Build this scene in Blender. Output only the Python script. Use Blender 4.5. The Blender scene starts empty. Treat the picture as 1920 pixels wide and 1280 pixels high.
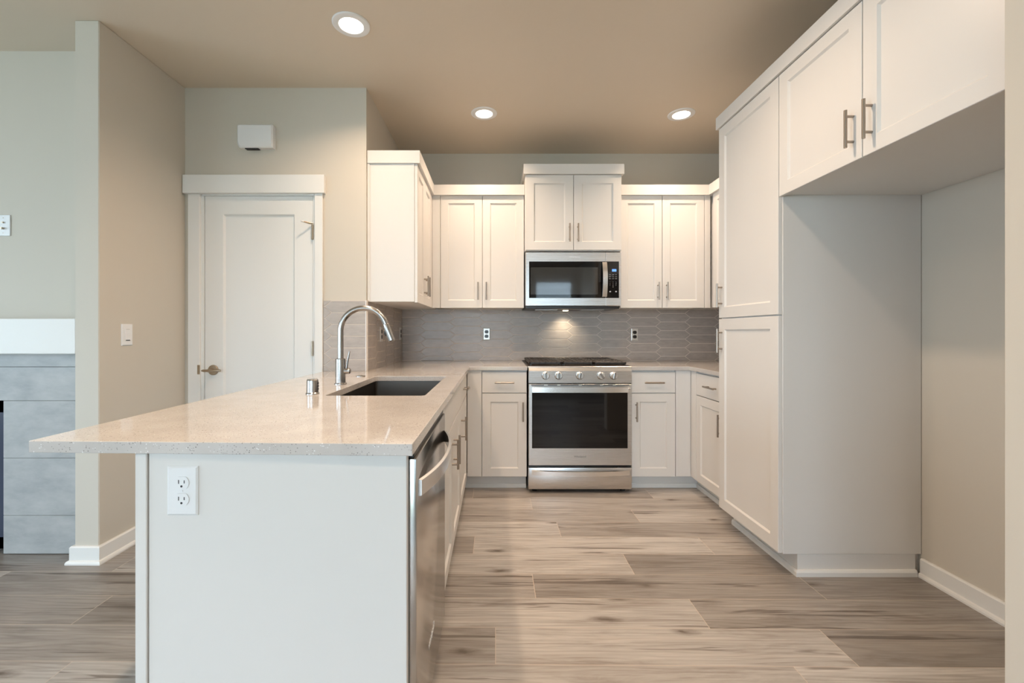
import bpy, bmesh, math, random
from mathutils import Vector, Matrix
random.seed(7)
S = bpy.context.scene
COL = S.collection
H = 1.169          # camera height
FPX = 823.0        # focal length in pixels of the 1920 frame

# ------------------------------------------------------------------ camera
cam_d = bpy.data.cameras.new('camera')
cam_d.sensor_fit = 'HORIZONTAL'; cam_d.sensor_width = 36.0
cam_d.lens = FPX / 1920 * 36.0
cam_d.shift_x = (960 - 929) / 1920
cam_d.shift_y = -(640 - 621.5) / 1920
cam_d.clip_start = 0.02
cam = bpy.data.objects.new('camera', cam_d); COL.objects.link(cam)
cam.location = (0, 0, H); cam.rotation_euler = (math.pi / 2, 0, 0)
S.camera = cam
# ------------------------------------------------------------------ world, exposure
S.view_settings.view_transform = 'Standard'; S.view_settings.look = 'None'
S.view_settings.gamma = 1.0; S.view_settings.use_curve_mapping = False
S.view_settings.exposure = 0.20
W = bpy.data.worlds.new('sky'); S.world = W; W.use_nodes = True
W.node_tree.nodes['Background'].inputs[0].default_value = (0.69, 0.86, 1.0, 1)
W.node_tree.nodes['Background'].inputs[1].default_value = 7.3
DOWN_W = 15.0      # watts of each ceiling downlight
WARM = (1.0, 0.745, 0.54)
CEIL = 2.743
YW = -3.8          # wall behind the camera

def portal(x0, x1, z0, z1, y):
    l = bpy.data.lights.new('window_daylight', 'AREA'); l.shape = 'RECTANGLE'
    l.size = x1 - x0; l.size_y = z1 - z0
    l.cycles.is_portal = True
    o = bpy.data.objects.new('window_daylight', l); COL.objects.link(o)
    o.location = ((x0 + x1) / 2, y, (z0 + z1) / 2)
    o.rotation_euler = (math.pi / 2, 0, 0)      # area lights face -Z; this turns it to +Y
    o.rotation_euler = (-math.pi / 2, 0, 0)
    return o
WIN = [(-5.2, -3.6, 0.10, 2.35), (-2.3, 0.45, 0.10, 2.35), (0.95, 1.90, 0.95, 2.42)]
for w in WIN: portal(w[0], w[1], w[2], w[3], YW - 0.05)
o = portal(-2.6, 1.0, 0.5, 2.35, 0); o.location = (-6.05, -0.8, 1.425); o.rotation_euler = (math.pi / 2, 0, -math.pi / 2)
# (ceiling downlights carry their own lamps; see make_downlight)

# ------------------------------------------------------------------ materials
def mat(name, col, rough=0.5, metal=0.0, spec=0.5, coat=0.0, emis=None, estr=0.0):
    m = bpy.data.materials.new(name); m.use_nodes = True
    b = m.node_tree.nodes['Principled BSDF']
    b.inputs['Base Color'].default_value = (*col, 1)
    b.inputs['Roughness'].default_value = rough
    b.inputs['Metallic'].default_value = metal
    b.inputs['Specular IOR Level'].default_value = spec
    b.inputs['Coat Weight'].default_value = coat
    b.inputs['Coat Roughness'].default_value = 0.08
    if emis:
        b.inputs['Emission Color'].default_value = (*emis, 1)
        b.inputs['Emission Strength'].default_value = estr
    return m
def nt(m): return m.node_tree, m.node_tree.nodes, m.node_tree.links, m.node_tree.nodes['Principled BSDF']
def N(nodes, t, **kw):
    n = nodes.new(t)
    for k, v in kw.items(): setattr(n, k, v)
    return n
def coords(m, scale=(1, 1, 1), kind='Object'):
    t, n, l, b = nt(m)
    c = N(n, 'ShaderNodeTexCoord'); mp = N(n, 'ShaderNodeMapping')
    mp.inputs['Scale'].default_value = scale
    l.new(c.outputs[kind], mp.inputs[0]); return mp.outputs[0]
def noise(m, vec, scale, detail=4, rough=0.5):
    t, n, l, b = nt(m)
    x = N(n, 'ShaderNodeTexNoise'); x.inputs['Scale'].default_value = scale
    x.inputs['Detail'].default_value = detail; x.inputs['Roughness'].default_value = rough
    l.new(vec, x.inputs['Vector']); return x
def ramp(m, fac, stops):
    t, n, l, b = nt(m)
    r = N(n, 'ShaderNodeValToRGB'); e = r.color_ramp.elements
    while len(e) < len(stops): e.new(0.5)
    for i, (p, c) in enumerate(stops): e[i].position = p; e[i].color = (*c, 1)
    l.new(fac, r.inputs[0]); return r
def bump(m, h, strength, dist=0.002):
    t, n, l, b = nt(m)
    x = N(n, 'ShaderNodeBump'); x.inputs['Strength'].default_value = strength
    x.inputs['Distance'].default_value = dist
    l.new(h, x.inputs['Height']); l.new(x.outputs[0], b.inputs['Normal']); return x

def paint(name, col, rough=0.6, bscale=130, bs=0.12, dist=0.0012):
    m = mat(name, col, rough, spec=0.3)
    v = coords(m); nz = noise(m, v, bscale, 3); bump(m, nz.outputs[0], bs, dist); return m
M = {}
M['wall'] = paint('wall_paint', (0.62, 0.575, 0.50))
M['ceil'] = paint('ceiling_paint', (0.70, 0.61, 0.50), 0.42, 60, 0.25, 0.0015)
M['trim'] = paint('trim_paint', (0.80, 0.80, 0.78), 0.38, 30, 0.02)
M['cab'] = paint('cabinet_paint', (0.74, 0.725, 0.70), 0.36, 25, 0.015)
M['plastic'] = mat('white_plastic', (0.82, 0.83, 0.84), 0.3)
M['slot'] = mat('dark_slot', (0.03, 0.03, 0.035), 0.5)
M['black'] = mat('black_plastic', (0.012, 0.012, 0.013), 0.3)
M['glass'] = mat('black_glass', (0.004, 0.004, 0.005), 0.03, spec=0.55)
M['iron'] = mat('cast_iron', (0.035, 0.03, 0.027), 0.42)
M['gap'] = mat('shadow_gap_board', (0.12, 0.11, 0.10), 0.7)
M['nickel'] = mat('brushed_nickel', (0.40, 0.345, 0.295), 0.30, 1.0)
M['bronze'] = mat('satin_nickel_hardware', (0.42, 0.35, 0.27), 0.33, 1.0)
M['chrome'] = mat('stainless_faucet', (0.40, 0.385, 0.37), 0.24, 1.0)
M['logo'] = mat('logo_grey', (0.22, 0.22, 0.23), 0.4, 0.6)
M['logol'] = mat('logo_light', (0.85, 0.86, 0.88), 0.35, 0.3)
M['print'] = mat('button_print', (0.45, 0.46, 0.48), 0.5)
M['rubber'] = mat('white_rubber', (0.75, 0.75, 0.74), 0.6)
M['lens'] = mat('lamp_lens', (1, 1, 1), 0.5, emis=(1.0, 0.93, 0.80), estr=9.0)
M['lcd'] = mat('lit_display', (0.05, 0.15, 0.6), 0.3, emis=(0.18, 0.42, 1.0), estr=0.9)
M['siding'] = paint('lap_siding', (0.72, 0.76, 0.80), 0.6)
M['grass'] = paint('yard', (0.20, 0.24, 0.12), 0.9)

def steel(name, col, rough, sc, aniso=0.5):
    m = mat(name, col, rough, 1.0); t, n, l, b = nt(m)
    v = coords(m, sc); nz = noise(m, v, 1.0, 3)
    mr = N(n, 'ShaderNodeMapRange'); mr.inputs['To Min'].default_value = rough - 0.06; mr.inputs['To Max'].default_value = rough + 0.09
    l.new(nz.outputs[0], mr.inputs[0]); l.new(mr.outputs[0], b.inputs['Roughness'])
    bump(m, nz.outputs[0], 0.05, 0.0004); return m
M['steel'] = steel('brushed_steel', (0.68, 0.665, 0.65), 0.27, (3, 3, 900))
M['steelh'] = steel('handle_steel', (0.86, 0.85, 0.84), 0.22, (3, 3, 900))
M['steelv'] = steel('brushed_steel_door', (0.58, 0.56, 0.54), 0.17, (900, 900, 3))
M['sink'] = steel('shaded_sink_steel', (0.15, 0.135, 0.12), 0.36, (500, 3, 3))  # base colour darkened to carry the shade inside the basin

# quartz
m = mat('quartz', (0.72, 0.69, 0.66), 0.07, spec=0.5, coat=0.15); t, n, l, b = nt(m); v = coords(m)
vo = N(n, 'ShaderNodeTexVoronoi'); vo.inputs['Scale'].default_value = 230; l.new(v, vo.inputs['Vector'])
big = noise(m, v, 9, 3)
sp = N(n, 'ShaderNodeMath', operation='LESS_THAN'); sp.inputs[1].default_value = 0.33
l.new(vo.outputs['Distance'], sp.inputs[0])
rn = N(n, 'ShaderNodeMath', operation='GREATER_THAN'); rn.inputs[1].default_value = 0.62
sx = N(n, 'ShaderNodeSeparateColor'); l.new(vo.outputs['Color'], sx.inputs[0]); l.new(sx.outputs[0], rn.inputs[0])
mu = N(n, 'ShaderNodeMath', operation='MULTIPLY'); l.new(sp.outputs[0], mu.inputs[0]); l.new(rn.outputs[0], mu.inputs[1])
base = ramp(m, big.outputs[0], [(0.35, (0.55, 0.52, 0.495)), (0.65, (0.60, 0.57, 0.545))])
spc = ramp(m, sx.outputs[1], [(0.0, (0.22, 0.20, 0.19)), (0.55, (0.44, 0.41, 0.39)), (1.0, (0.88, 0.87, 0.86))])
mx = N(n, 'ShaderNodeMix', data_type='RGBA'); l.new(mu.outputs[0], mx.inputs[0]); l.new(base.outputs[0], mx.inputs[6]); l.new(spc.outputs[0], mx.inputs[7])
l.new(mx.outputs[2], b.inputs['Base Color']); M['quartz'] = m

# picket tile + grout
m = mat('picket_tile_glaze', (0.36, 0.335, 0.31), 0.30, spec=0.5); v = coords(m, (1, 1, 3)); t, n, l, b = nt(m)
nz = noise(m, v, 14, 5, 0.6); r = ramp(m, nz.outputs[0], [(0.3, (0.37, 0.33, 0.30)), (0.7, (0.45, 0.405, 0.37))])
l.new(r.outputs[0], b.inputs['Base Color']); v2 = coords(m, (1, 1, 2)); nz2 = noise(m, v2, 22, 3); bump(m, nz2.outputs[0], 0.28, 0.003); M['tile'] = m
M['grout'] = paint('grout', (0.66, 0.60, 0.54), 0.75)

# fireplace stone tile
m = mat('concrete_tile', (0.4, 0.4, 0.4), 0.5); v = coords(m, (1, 1, 2.2)); t, n, l, b = nt(m)
nz = noise(m, v, 6, 8, 0.62); r = ramp(m, nz.outputs[0], [(0.3, (0.32, 0.335, 0.34)), (0.5, (0.40, 0.41, 0.41)), (0.75, (0.48, 0.485, 0.48))])
l.new(r.outputs[0], b.inputs['Base Color']); bump(m, nz.outputs[0], 0.15, 0.002); M['stone'] = m

# window glass, thin
m = bpy.data.materials.new('window_glass'); m.use_nodes = True; n = m.node_tree.nodes; l = m.node_tree.links
n.remove(n['Principled BSDF']); tr = n.new('ShaderNodeBsdfTransparent'); gl = n.new('ShaderNodeBsdfGlossy'); gl.inputs['Roughness'].default_value = 0.0
fr = n.new('ShaderNodeFresnel'); mix = n.new('ShaderNodeMixShader'); l.new(fr.outputs[0], mix.inputs[0]); l.new(tr.outputs[0], mix.inputs[1]); l.new(gl.outputs[0], mix.inputs[2])
l.new(mix.outputs[0], n['Material Output'].inputs[0]); M['pane'] = m

# floor planks: UV holds metres along / across each plank, 'plank' attribute one random triple per plank
m = mat('oak_plank_floor', (0.5, 0.4, 0.3), 0.34, spec=0.4); t, n, l, b = nt(m)
uv = N(n, 'ShaderNodeUVMap'); uv.uv_map = 'plank_uv'
at = N(n, 'ShaderNodeAttribute'); at.attribute_name = 'plank'
sc = N(n, 'ShaderNodeSeparateColor'); l.new(at.outputs['Color'], sc.inputs[0])
off = N(n, 'ShaderNodeVectorMath', operation='MULTIPLY'); off.inputs[1].default_value = (37.0, 23.0, 11.0); l.new(at.outputs['Color'], off.inputs[0])
ad = N(n, 'ShaderNodeVectorMath', operation='ADD'); l.new(uv.outputs[0], ad.inputs[0]); l.new(off.outputs[0], ad.inputs[1])
def mapping(scale):
    mp = N(n, 'ShaderNodeMapping'); mp.inputs['Scale'].default_value = scale; l.new(ad.outputs[0], mp.inputs[0]); return mp.outputs[0]
def mixc(fac, a, c, blend='MIX'):
    x = N(n, 'ShaderNodeMix', data_type='RGBA', blend_type=blend)
    if isinstance(fac, float): x.inputs[0].default_value = fac
    else: l.new(fac, x.inputs[0])
    for i, s in ((6, a), (7, c)):
        if isinstance(s, tuple): x.inputs[i].default_value = (*s, 1)
        else: l.new(s, x.inputs[i])
    return x.outputs[2]
tone = ramp(m, sc.outputs[0], [(0.0, (0.225, 0.205, 0.188)), (0.4, (0.32, 0.298, 0.276)), (0.7, (0.405, 0.385, 0.362)), (1.0, (0.48, 0.465, 0.445))])
wide = noise(m, mapping((1.1, 9.0, 1)), 1.7, 7, 0.66)
wide.inputs['Distortion'].default_value = 0.6
wr = ramp(m, wide.outputs[0], [(0.30, (0.70, 0.66, 0.63)), (0.5, (1.02, 1.02, 1.02)), (0.7, (1.22, 1.20, 1.18))])
c1 = mixc(1.0, tone.outputs[0], wr.outputs[0], 'MULTIPLY')
fine = noise(m, mapping((3.5, 130.0, 1)), 1.0, 5, 0.6)
frr = ramp(m, fine.outputs[0], [(0.3, (0.86, 0.84, 0.82)), (0.6, (1.06, 1.06, 1.06))])
c2 = mixc(1.0, c1, frr.outputs[0], 'MULTIPLY')
wv = N(n, 'ShaderNodeTexWave', wave_type='RINGS'); wv.inputs['Scale'].default_value = 3.4; wv.inputs['Distortion'].default_value = 14
wv.inputs['Detail'].default_value = 2; wv.inputs['Detail Scale'].default_value = 0.8
l.new(mapping((0.55, 4.5, 1)), wv.inputs[0])
wvr = ramp(m, wv.outputs[0], [(0.0, (0.80, 0.775, 0.75)), (0.5, (1.04, 1.04, 1.04))])
c3 = mixc(0.55, c2, mixc(1.0, c2, wvr.outputs[0], 'MULTIPLY'))
# dark cracks, long and thin
ck = noise(m, mapping((0.9, 19.0, 1)), 1.3, 4, 0.55); ck.inputs['Distortion'].default_value = 0.4
ckr = ramp(m, ck.outputs[0], [(0.62, (0, 0, 0)), (0.66, (1, 1, 1))])
c4 = mixc(ckr.outputs[0], c3, mixc(1.0, c3, (0.52, 0.49, 0.47), 'MULTIPLY'))
# knots
kv = N(n, 'ShaderNodeTexVoronoi', voronoi_dimensions='2D'); kv.inputs['Scale'].default_value = 1.0; kn = noise(m, mapping((9.0, 26.0, 1)), 1.0, 4, 0.6)
kd = N(n, 'ShaderNodeVectorMath', operation='MULTIPLY_ADD'); kd.inputs[1].default_value = (0.16, 0.16, 0); l.new(kn.outputs['Color'], kd.inputs[0]); l.new(mapping((1.45, 4.6, 1)), kd.inputs[2])
l.new(kd.outputs[0], kv.inputs['Vector'])
kr = ramp(m, kv.outputs['Distance'], [(0.015, (1, 1, 1)), (0.05, (0.55, 0.55, 0.55)), (0.11, (0, 0, 0))])
ksep = N(n, 'ShaderNodeSeparateColor'); l.new(kv.outputs['Color'], ksep.inputs[0])
kg = N(n, 'ShaderNodeMath', operation='GREATER_THAN'); kg.inputs[1].default_value = 0.5; l.new(ksep.outputs[0], kg.inputs[0])
km = N(n, 'ShaderNodeMath', operation='MULTIPLY'); l.new(kr.outputs[0], km.inputs[0]); l.new(kg.outputs[0], km.inputs[1])
c5 = mixc(km.outputs[0], c4, (0.13, 0.105, 0.085))
# light joint lines
sxy = N(n, 'ShaderNodeSeparateXYZ'); l.new(uv.outputs[0], sxy.inputs[0])
def near_edge(out, size, wd):
    a1 = N(n, 'ShaderNodeMath', operation='LESS_THAN'); a1.inputs[1].default_value = wd; l.new(out, a1.inputs[0])
    a2 = N(n, 'ShaderNodeMath', operation='GREATER_THAN'); a2.inputs[1].default_value = size - wd; l.new(out, a2.inputs[0])
    a3 = N(n, 'ShaderNodeMath', operation='MAXIMUM'); l.new(a1.outputs[0], a3.inputs[0]); l.new(a2.outputs[0], a3.inputs[1]); return a3.outputs[0]
PL, PW = 1.27, 0.1925
e1 = near_edge(sxy.outputs[0], PL, 0.0014); e2 = near_edge(sxy.outputs[1], PW, 0.0012)
em = N(n, 'ShaderNodeMath', operation='MAXIMUM'); l.new(e1, em.inputs[0]); l.new(e2, em.inputs[1])
ef = N(n, 'ShaderNodeMath', operation='MULTIPLY'); ef.inputs[1].default_value = 0.7; l.new(em.outputs[0], ef.inputs[0])
c6 = mixc(ef.outputs[0], c5, (0.60, 0.50, 0.41))
l.new(c6, b.inputs['Base Color'])
rr = N(n, 'ShaderNodeMapRange'); rr.inputs['To Min'].default_value = 0.30; rr.inputs['To Max'].default_value = 0.42
l.new(fine.outputs[0], rr.inputs[0]); l.new(rr.outputs[0], b.inputs['Roughness'])
bump(m, fine.outputs[0], 0.06, 0.0006)
M['floor'] = m

# ------------------------------------------------------------------ mesh builder
class MB:
    def __init__(s): s.bm = bmesh.new()
    def face(s, vs):
        try: return s.bm.faces.new(vs)
        except ValueError: return None
    def box(s, x0, x1, y0, y1, z0, z1, bev=0.0, seg=1):
        v = [s.bm.verts.new((x, y, z)) for x in (x0, x1) for y in (y0, y1) for z in (z0, z1)]
        fs = [s.bm.faces.new([v[i] for i in q]) for q in ((0, 1, 3, 2), (4, 6, 7, 5), (0, 4, 5, 1), (2, 3, 7, 6), (0, 2, 6, 4), (1, 5, 7, 3))]
        if bev > 0:
            es = list({e for f in fs for e in f.edges})
            bmesh.ops.bevel(s.bm, geom=es, offset=bev, segments=seg, affect='EDGES', profile=0.5)
        return s
    def grid(s, rings, close_u=True, cap0=True, cap1=True):
        vs = [[s.bm.verts.new(p) for p in r] for r in rings]
        k = len(vs[0])
        for a, c in zip(vs, vs[1:]):
            for i in range(k if close_u else k - 1):
                j = (i + 1) % k
                s.face([a[i], a[j], c[j], c[i]])
        if cap0: s.face(vs[0][::-1])
        if cap1: s.face(vs[-1])
        return s
    def cyl(s, p0, p1, r, n=20, r1=None):
        return s.tube([p0, p1], [r, r if r1 is None else r1], n)
    def tube(s, pts, r, n=16):
        pts = [Vector(p) for p in pts]
        rs = r if isinstance(r, (list, tuple)) else [r] * len(pts)
        rings = []; up = None
        for i, p in enumerate(pts):
            a = pts[max(i - 1, 0)]; c = pts[min(i + 1, len(pts) - 1)]
            d = (c - a).normalized()
            if up is None:
                up = Vector((0, 0, 1)) if abs(d.z) < 0.9 else Vector((1, 0, 0))
            x = d.cross(up).normalized(); up = x.cross(d).normalized()
            rings.append([p + rs[i] * (math.cos(2 * math.pi * k / n) * x + math.sin(2 * math.pi * k / n) * up) for k in range(n)])
        return s.grid(rings)
    def lathe(s, c, prof, n=32, axis='Z'):
        rings = []
        for (r, h) in prof:
            ring = []
            for k in range(n):
                a = 2 * math.pi * k / n; x, y = r * math.cos(a), r * math.sin(a)
                if axis == 'Z': q = (c[0] + x, c[1] + y, c[2] + h)
                elif axis == 'Y': q = (c[0] + x, c[1] + h, c[2] + y)
                else: q = (c[0] + h, c[1] + x, c[2] + y)
                ring.append(q)
            rings.append(ring)
        return s.grid(rings)
    def extrude(s, poly, f0, f1):
        """poly of (a,b); f0/f1 map (a,b) to the two end points"""
        return s.grid([[f0(a, c) for a, c in poly], [f1(a, c) for a, c in poly]])
    def sweep(s, prof, path):
        """prof of (out, z) swept along xy path of (x, y, nx, ny) with mitred offsets"""
        return s.grid([[(x + nx * o, y + ny * o, z) for o, z in prof] for x, y, nx, ny in path])
    def build(s, name, m, parent=None, loc=None, smooth=True, uvname=None):
        if loc is None:
            r = parent
            while r is not None and r.parent is not None: r = r.parent
            org = Vector(ORG.get(r.name, (0, 0, 0))) if r is not None else Vector((0, 0, 0))
        else: org = Vector(loc)
        if org.length: bmesh.ops.translate(s.bm, verts=s.bm.verts, vec=-org)
        bmesh.ops.recalc_face_normals(s.bm, faces=s.bm.faces)
        me = bpy.data.meshes.new(name); s.bm.to_mesh(me); s.bm.free()
        me.materials.append(M[m] if isinstance(m, str) else m)
        if smooth:
            me.shade_smooth()
            me.set_sharp_from_angle(angle=math.radians(24))
        o = bpy.data.objects.new(name, me); COL.objects.link(o)
        if parent is not None: o.parent = parent
        else:
            o.location = org; ORG[o.name] = org
        return o
ORG = {}
def tag(o, label=None, cat=None, group=None, kind=None):
    if label: o['label'] = label
    if cat: o['category'] = cat
    if group: o['group'] = group
    if kind: o['kind'] = kind
    return o
def thing(name, label, cat, loc, group=None):
    o = bpy.data.objects.new(name, None); COL.objects.link(o)
    o.empty_display_size = 0.1; o.location = loc; ORG[o.name] = Vector(loc)
    return tag(o, label, cat, group)
def struct(name, mb, m, loc=(0, 0, 0), parent=None):
    o = mb.build(name, m, parent, None if parent else loc)
    if parent is None: o['kind'] = 'structure'
    return o
# frames: u along, v up, w outwards
def FY(Y): return lambda u, v, w: (u, Y - w, v)        # faces the camera
def FXp(X): return lambda u, v, w: (X + w, u, v)       # faces +X
def FXm(X): return lambda u, v, w: (X - w, u, v)       # faces -X
def fbox(mb, F, u0, u1, v0, v1, w0, w1, bev=0.0):
    a = F(u0, v0, w0); c = F(u1, v1, w1)
    return mb.box(min(a[0], c[0]), max(a[0], c[0]), min(a[1], c[1]), max(a[1], c[1]), min(a[2], c[2]), max(a[2], c[2]), bev)
def shaker(F, u0, u1, v0, v1, w0=0.0, w1=0.020, rail=0.060, slope=0.008, rec=0.009, rt=None, rb=None):
    mb = MB(); rt = rt or rail; rb = rb or rail; c = 0.0016
    def ring(du, dt, db, w): return [F(u0 + du, v0 + db, w), F(u1 - du, v0 + db, w), F(u1 - du, v1 - dt, w), F(u0 + du, v1 - dt, w)]
    mb.grid([ring(0, 0, 0, w0), ring(0, 0, 0, w1 - c), ring(c, c, c, w1), ring(rail, rt, rb, w1),
             ring(rail + slope, rt + slope, rb + slope, w1 - rec)], cap0=True, cap1=True)
    return mb
def slab(F, u0, u1, v0, v1, w0=0.0, w1=0.020):
    return fbox(MB(), F, u0, u1, v0, v1, w0, w1, 0.0016)
def bar_pull(F, u, v, vertical, parent, w=0.020, L=0.142, sp=0.096, stand=0.030, r=0.0058, name='handle'):
    mb = MB()
    if vertical:
        mb.cyl(F(u, v - L / 2, w + stand), F(u, v + L / 2, w + stand), r, 16)
        for s in (-1, 1): mb.cyl(F(u, v + s * sp / 2, w), F(u, v + s * sp / 2, w + stand), r * 0.85, 16)
    else:
        mb.cyl(F(u - L / 2, v, w + stand), F(u + L / 2, v, w + stand), r, 16)
        for s in (-1, 1): mb.cyl(F(u + s * sp / 2, v, w), F(u + s * sp / 2, v, w + stand), r * 0.85, 16)
    return mb.build(name, 'nickel', parent)
def text(s, size, F, u, v, w, m, parent, name='lettering', flip=False, ext=0.0004, align='CENTER'):
    cu = bpy.data.curves.new('t', 'FONT'); cu.body = s; cu.size = size; cu.extrude = ext
    cu.align_x = align; cu.align_y = 'CENTER'
    o = bpy.data.objects.new('t', cu); COL.objects.link(o)
    bpy.context.view_layer.update()
    me = bpy.data.meshes.new_from_object(o.evaluated_get(bpy.context.evaluated_depsgraph_get()))
    bpy.data.objects.remove(o)
    mb = MB(); mb.bm.from_mesh(me); bpy.data.meshes.remove(me)
    for q in mb.bm.verts:
        a, c, d = q.co; q.co = F(u + (-a if flip else a), v + c, w + d)
    return mb.build(name, m, parent, smooth=False)

# ------------------------------------------------------------------ room shell
YB = 3.885; YD = 2.835; XN = -0.834; XL = -2.005; XR = 2.04
XFL = -6.0; YLV = 2.465
# floor
bm = bmesh.new(); uvl = bm.loops.layers.uv.new('plank_uv'); cl = bm.loops.layers.float_color.new('plank')
offs = {-1: 1.04, 0: 0.0, 1: 0.845, 2: 0.177, 3: 0.67, 4: -0.118, 5: 0.375, 6: 0.888, 7: 0.243, 8: -0.16}
tones = {}
th = -0.0095
for r in range(-29, 14):
    o0 = offs.get(r, random.uniform(0, PL))
    y0 = 1.543 + PW * r
    k0 = int(math.floor((-6.3 - o0) / PL))
    for k in range(k0, k0 + 8):
        x0 = o0 + k * PL
        if x0 > 2.6: break
        q = [(x0, y0), (x0 + PL, y0), (x0 + PL, y0 + PW), (x0, y0 + PW)]
        vs = [bm.verts.new((x, y + th * x, 0)) for x, y in q]
        f = bm.faces.new(vs)
        tn = random.random()
        spec = {(0, 0): 0.72, (0, -1): 0.45, (0, 1): 0.15, (1, 0): 0.35, (1, -1): 0.75, (2, 0): 0.22, (2, -1): 0.35, (2, 1): 0.2,
                (3, 0): 0.15, (3, -1): 0.8, (4, 0): 0.85, (4, 1): 0.6, (5, 0): 0.4, (5, -1): 0.85, (6, -1): 0.5, (6, 0): 0.8,
                (-1, -1): 0.7, (-1, 0): 0.85, (7, 0): 0.6, (7, -1): 0.7}
        tn = spec.get((r, k), tn)
        c = (tn, random.random(), random.random(), 1)
        for lp, (a, d) in zip(f.loops, ((0, 0), (PL, 0), (PL, PW), (0, PW))):
            lp[uvl].uv = (a, d); lp[cl] = c
me = bpy.data.meshes.new('floor'); bm.to_mesh(me); bm.free(); me.materials.append(M['floor'])
fl = bpy.data.objects.new('floor', me); COL.objects.link(fl); fl['kind'] = 'structure'
struct('ceiling', MB().box(-6.2, 2.3, YW - 0.12, 4.1, CEIL, CEIL + 0.1), 'ceil')
struct('wall_back', MB().box(XN - 0.12, XR + 0.12, YB, YB + 0.12, 0, CEIL), 'wall')
struct('wall_nook', MB().box(XN - 0.12, XN, YD, YB, 0, CEIL), 'wall')
# wall with the interior door (opening x -1.893..-1.167, z 0..2.052)
DX0, DX1, DZ = -1.893, -1.166, 2.048
w = MB(); w.box(XL, DX0, YD, YD + 0.115, 0, CEIL); w.box(DX1, XN - 0.12, YD, YD + 0.115, 0, CEIL); w.box(DX0, DX1, YD, YD + 0.115, DZ, CEIL)
struct('wall_door_side', w, 'wall')
struct('wall_left', MB().box(XL - 0.124, XL, 2.22, YD + 0.115, 0, CEIL, 0.004), 'wall')
struct('wall_living', MB().box(XFL, XL - 0.124, YLV, YLV + 0.12, 0, CEIL), 'wall')
w = MB(); LW = (-2.6, 1.0, 0.5, 2.35)
w.box(XFL - 0.12, XFL, YW, LW[0], 0, CEIL); w.box(XFL - 0.12, XFL, LW[1], YLV + 0.12, 0, CEIL)
w.box(XFL - 0.12, XFL, LW[0], LW[1], 0, LW[2]); w.box(XFL - 0.12, XFL, LW[0], LW[1], LW[3], CEIL)
struct('wall_far_left', w, 'wall')
struct('wall_right', MB().box(XR, XR + 0.12, YW, YB, 0, CEIL), 'wall')
struct('wall_right_stub', MB().box(1.319, XR, 1.02, 1.14, 0, CEIL, 0.004), 'wall')
w = MB(); xs = XFL - 0.12
for (x0, x1, z0, z1) in WIN:
    w.box(xs, x0, YW - 0.12, YW, 0, CEIL); w.box(x0, x1, YW - 0.12, YW, 0, z0); w.box(x0, x1, YW - 0.12, YW, z1, CEIL); xs = x1
w.box(xs, XR + 0.12, YW - 0.12, YW, 0, CEIL)
struct('wall_front', w, 'wall')
for i, (x0, x1, z0, z1) in enumerate(WIN):
    f = MB(); t_ = 0.05
    f.box(x0, x0 + t_, YW - 0.09, YW - 0.03, z0, z1); f.box(x1 - t_, x1, YW - 0.09, YW - 0.03, z0, z1)
    f.box(x0, x1, YW - 0.09, YW - 0.03, z0, z0 + t_); f.box(x0, x1, YW - 0.09, YW - 0.03, z1 - t_, z1)
    if i < 2: f.box((x0 + x1) / 2 - 0.03, (x0 + x1) / 2 + 0.03, YW - 0.09, YW - 0.03, z0, z1)
    for (a, b_, c, d) in ((x0 - 0.08, x0, z0 - 0.08, z1 + 0.11), (x1, x1 + 0.08, z0 - 0.08, z1 + 0.11), (x0 - 0.1, x1 + 0.1, z1, z1 + 0.11), (x0 - 0.1, x1 + 0.1, z0 - 0.09, z0)):
        f.box(a, b_, YW - 0.001, YW + 0.018, max(c, 0.0), d)
    wo = struct('window_%d' % (i + 1), f, 'trim')
    MB().box(x0 + t_, x1 - t_, YW - 0.063, YW - 0.057, z0 + t_, z1 - t_).build('pane', 'pane', wo)
# outside: yard and the neighbour's lap siding (seen only mirrored in the appliances)
g = MB(); g.box(-14, 10, -16, YW - 0.13, -0.35, -0.30); struct('ground', g, 'grass')
nb = MB()
for k in range(26):
    z = -0.3 + k * 0.18
    nb.extrude([(0, 0), (0.03, 0), (0.006, 0.178), (0, 0.178)], lambda a, c: (0.2, -8.0 + a, z + c), lambda a, c: (9.0, -8.0 + a, z + c))
tag(nb.build('neighbor_house', 'siding', None, (4.6, -8.0, -0.3)), 'pale lap-sided house wall beyond the window behind the room', 'house')

# baseboards with shoe moulding
def base_prof(h=0.088): return [(0, 0), (0.026, 0), (0.026, 0.008), (0.022, 0.016), (0.014, 0.020), (0.014, h - 0.006), (0.009, h), (0, h)]
struct('baseboard_right', MB().sweep(base_prof(), [(XR, 1.14, -1, 0), (XR, 2.095, -1, 0)]), 'trim')
b_ = MB().sweep(base_prof(), [(XL - 0.124, YLV, -1, 0), (XL - 0.124, 2.22, -1, -1), (XL, 2.22, 1, -1), (XL, YD, 1, 0)])
struct('baseboard_left', b_, 'trim')
struct('baseboard_living', MB().sweep(base_prof(), [(XFL, YLV, 0, -1), (-3.9, YLV, 0, -1)]), 'trim')

# door casing and door
c_ = MB(); F = FY(YD)
fbox(c_, F, DX0 - 0.082, DX0 - 0.006, 0, 2.055, 0, 0.018, 0.002)
fbox(c_, F, DX1 + 0.004, -1.1105, 0, 2.055, 0, 0.018, 0.002)
fbox(c_, F, DX0 - 0.108, -1.095, 2.055, 2.172, 0, 0.032, 0.002)
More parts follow.
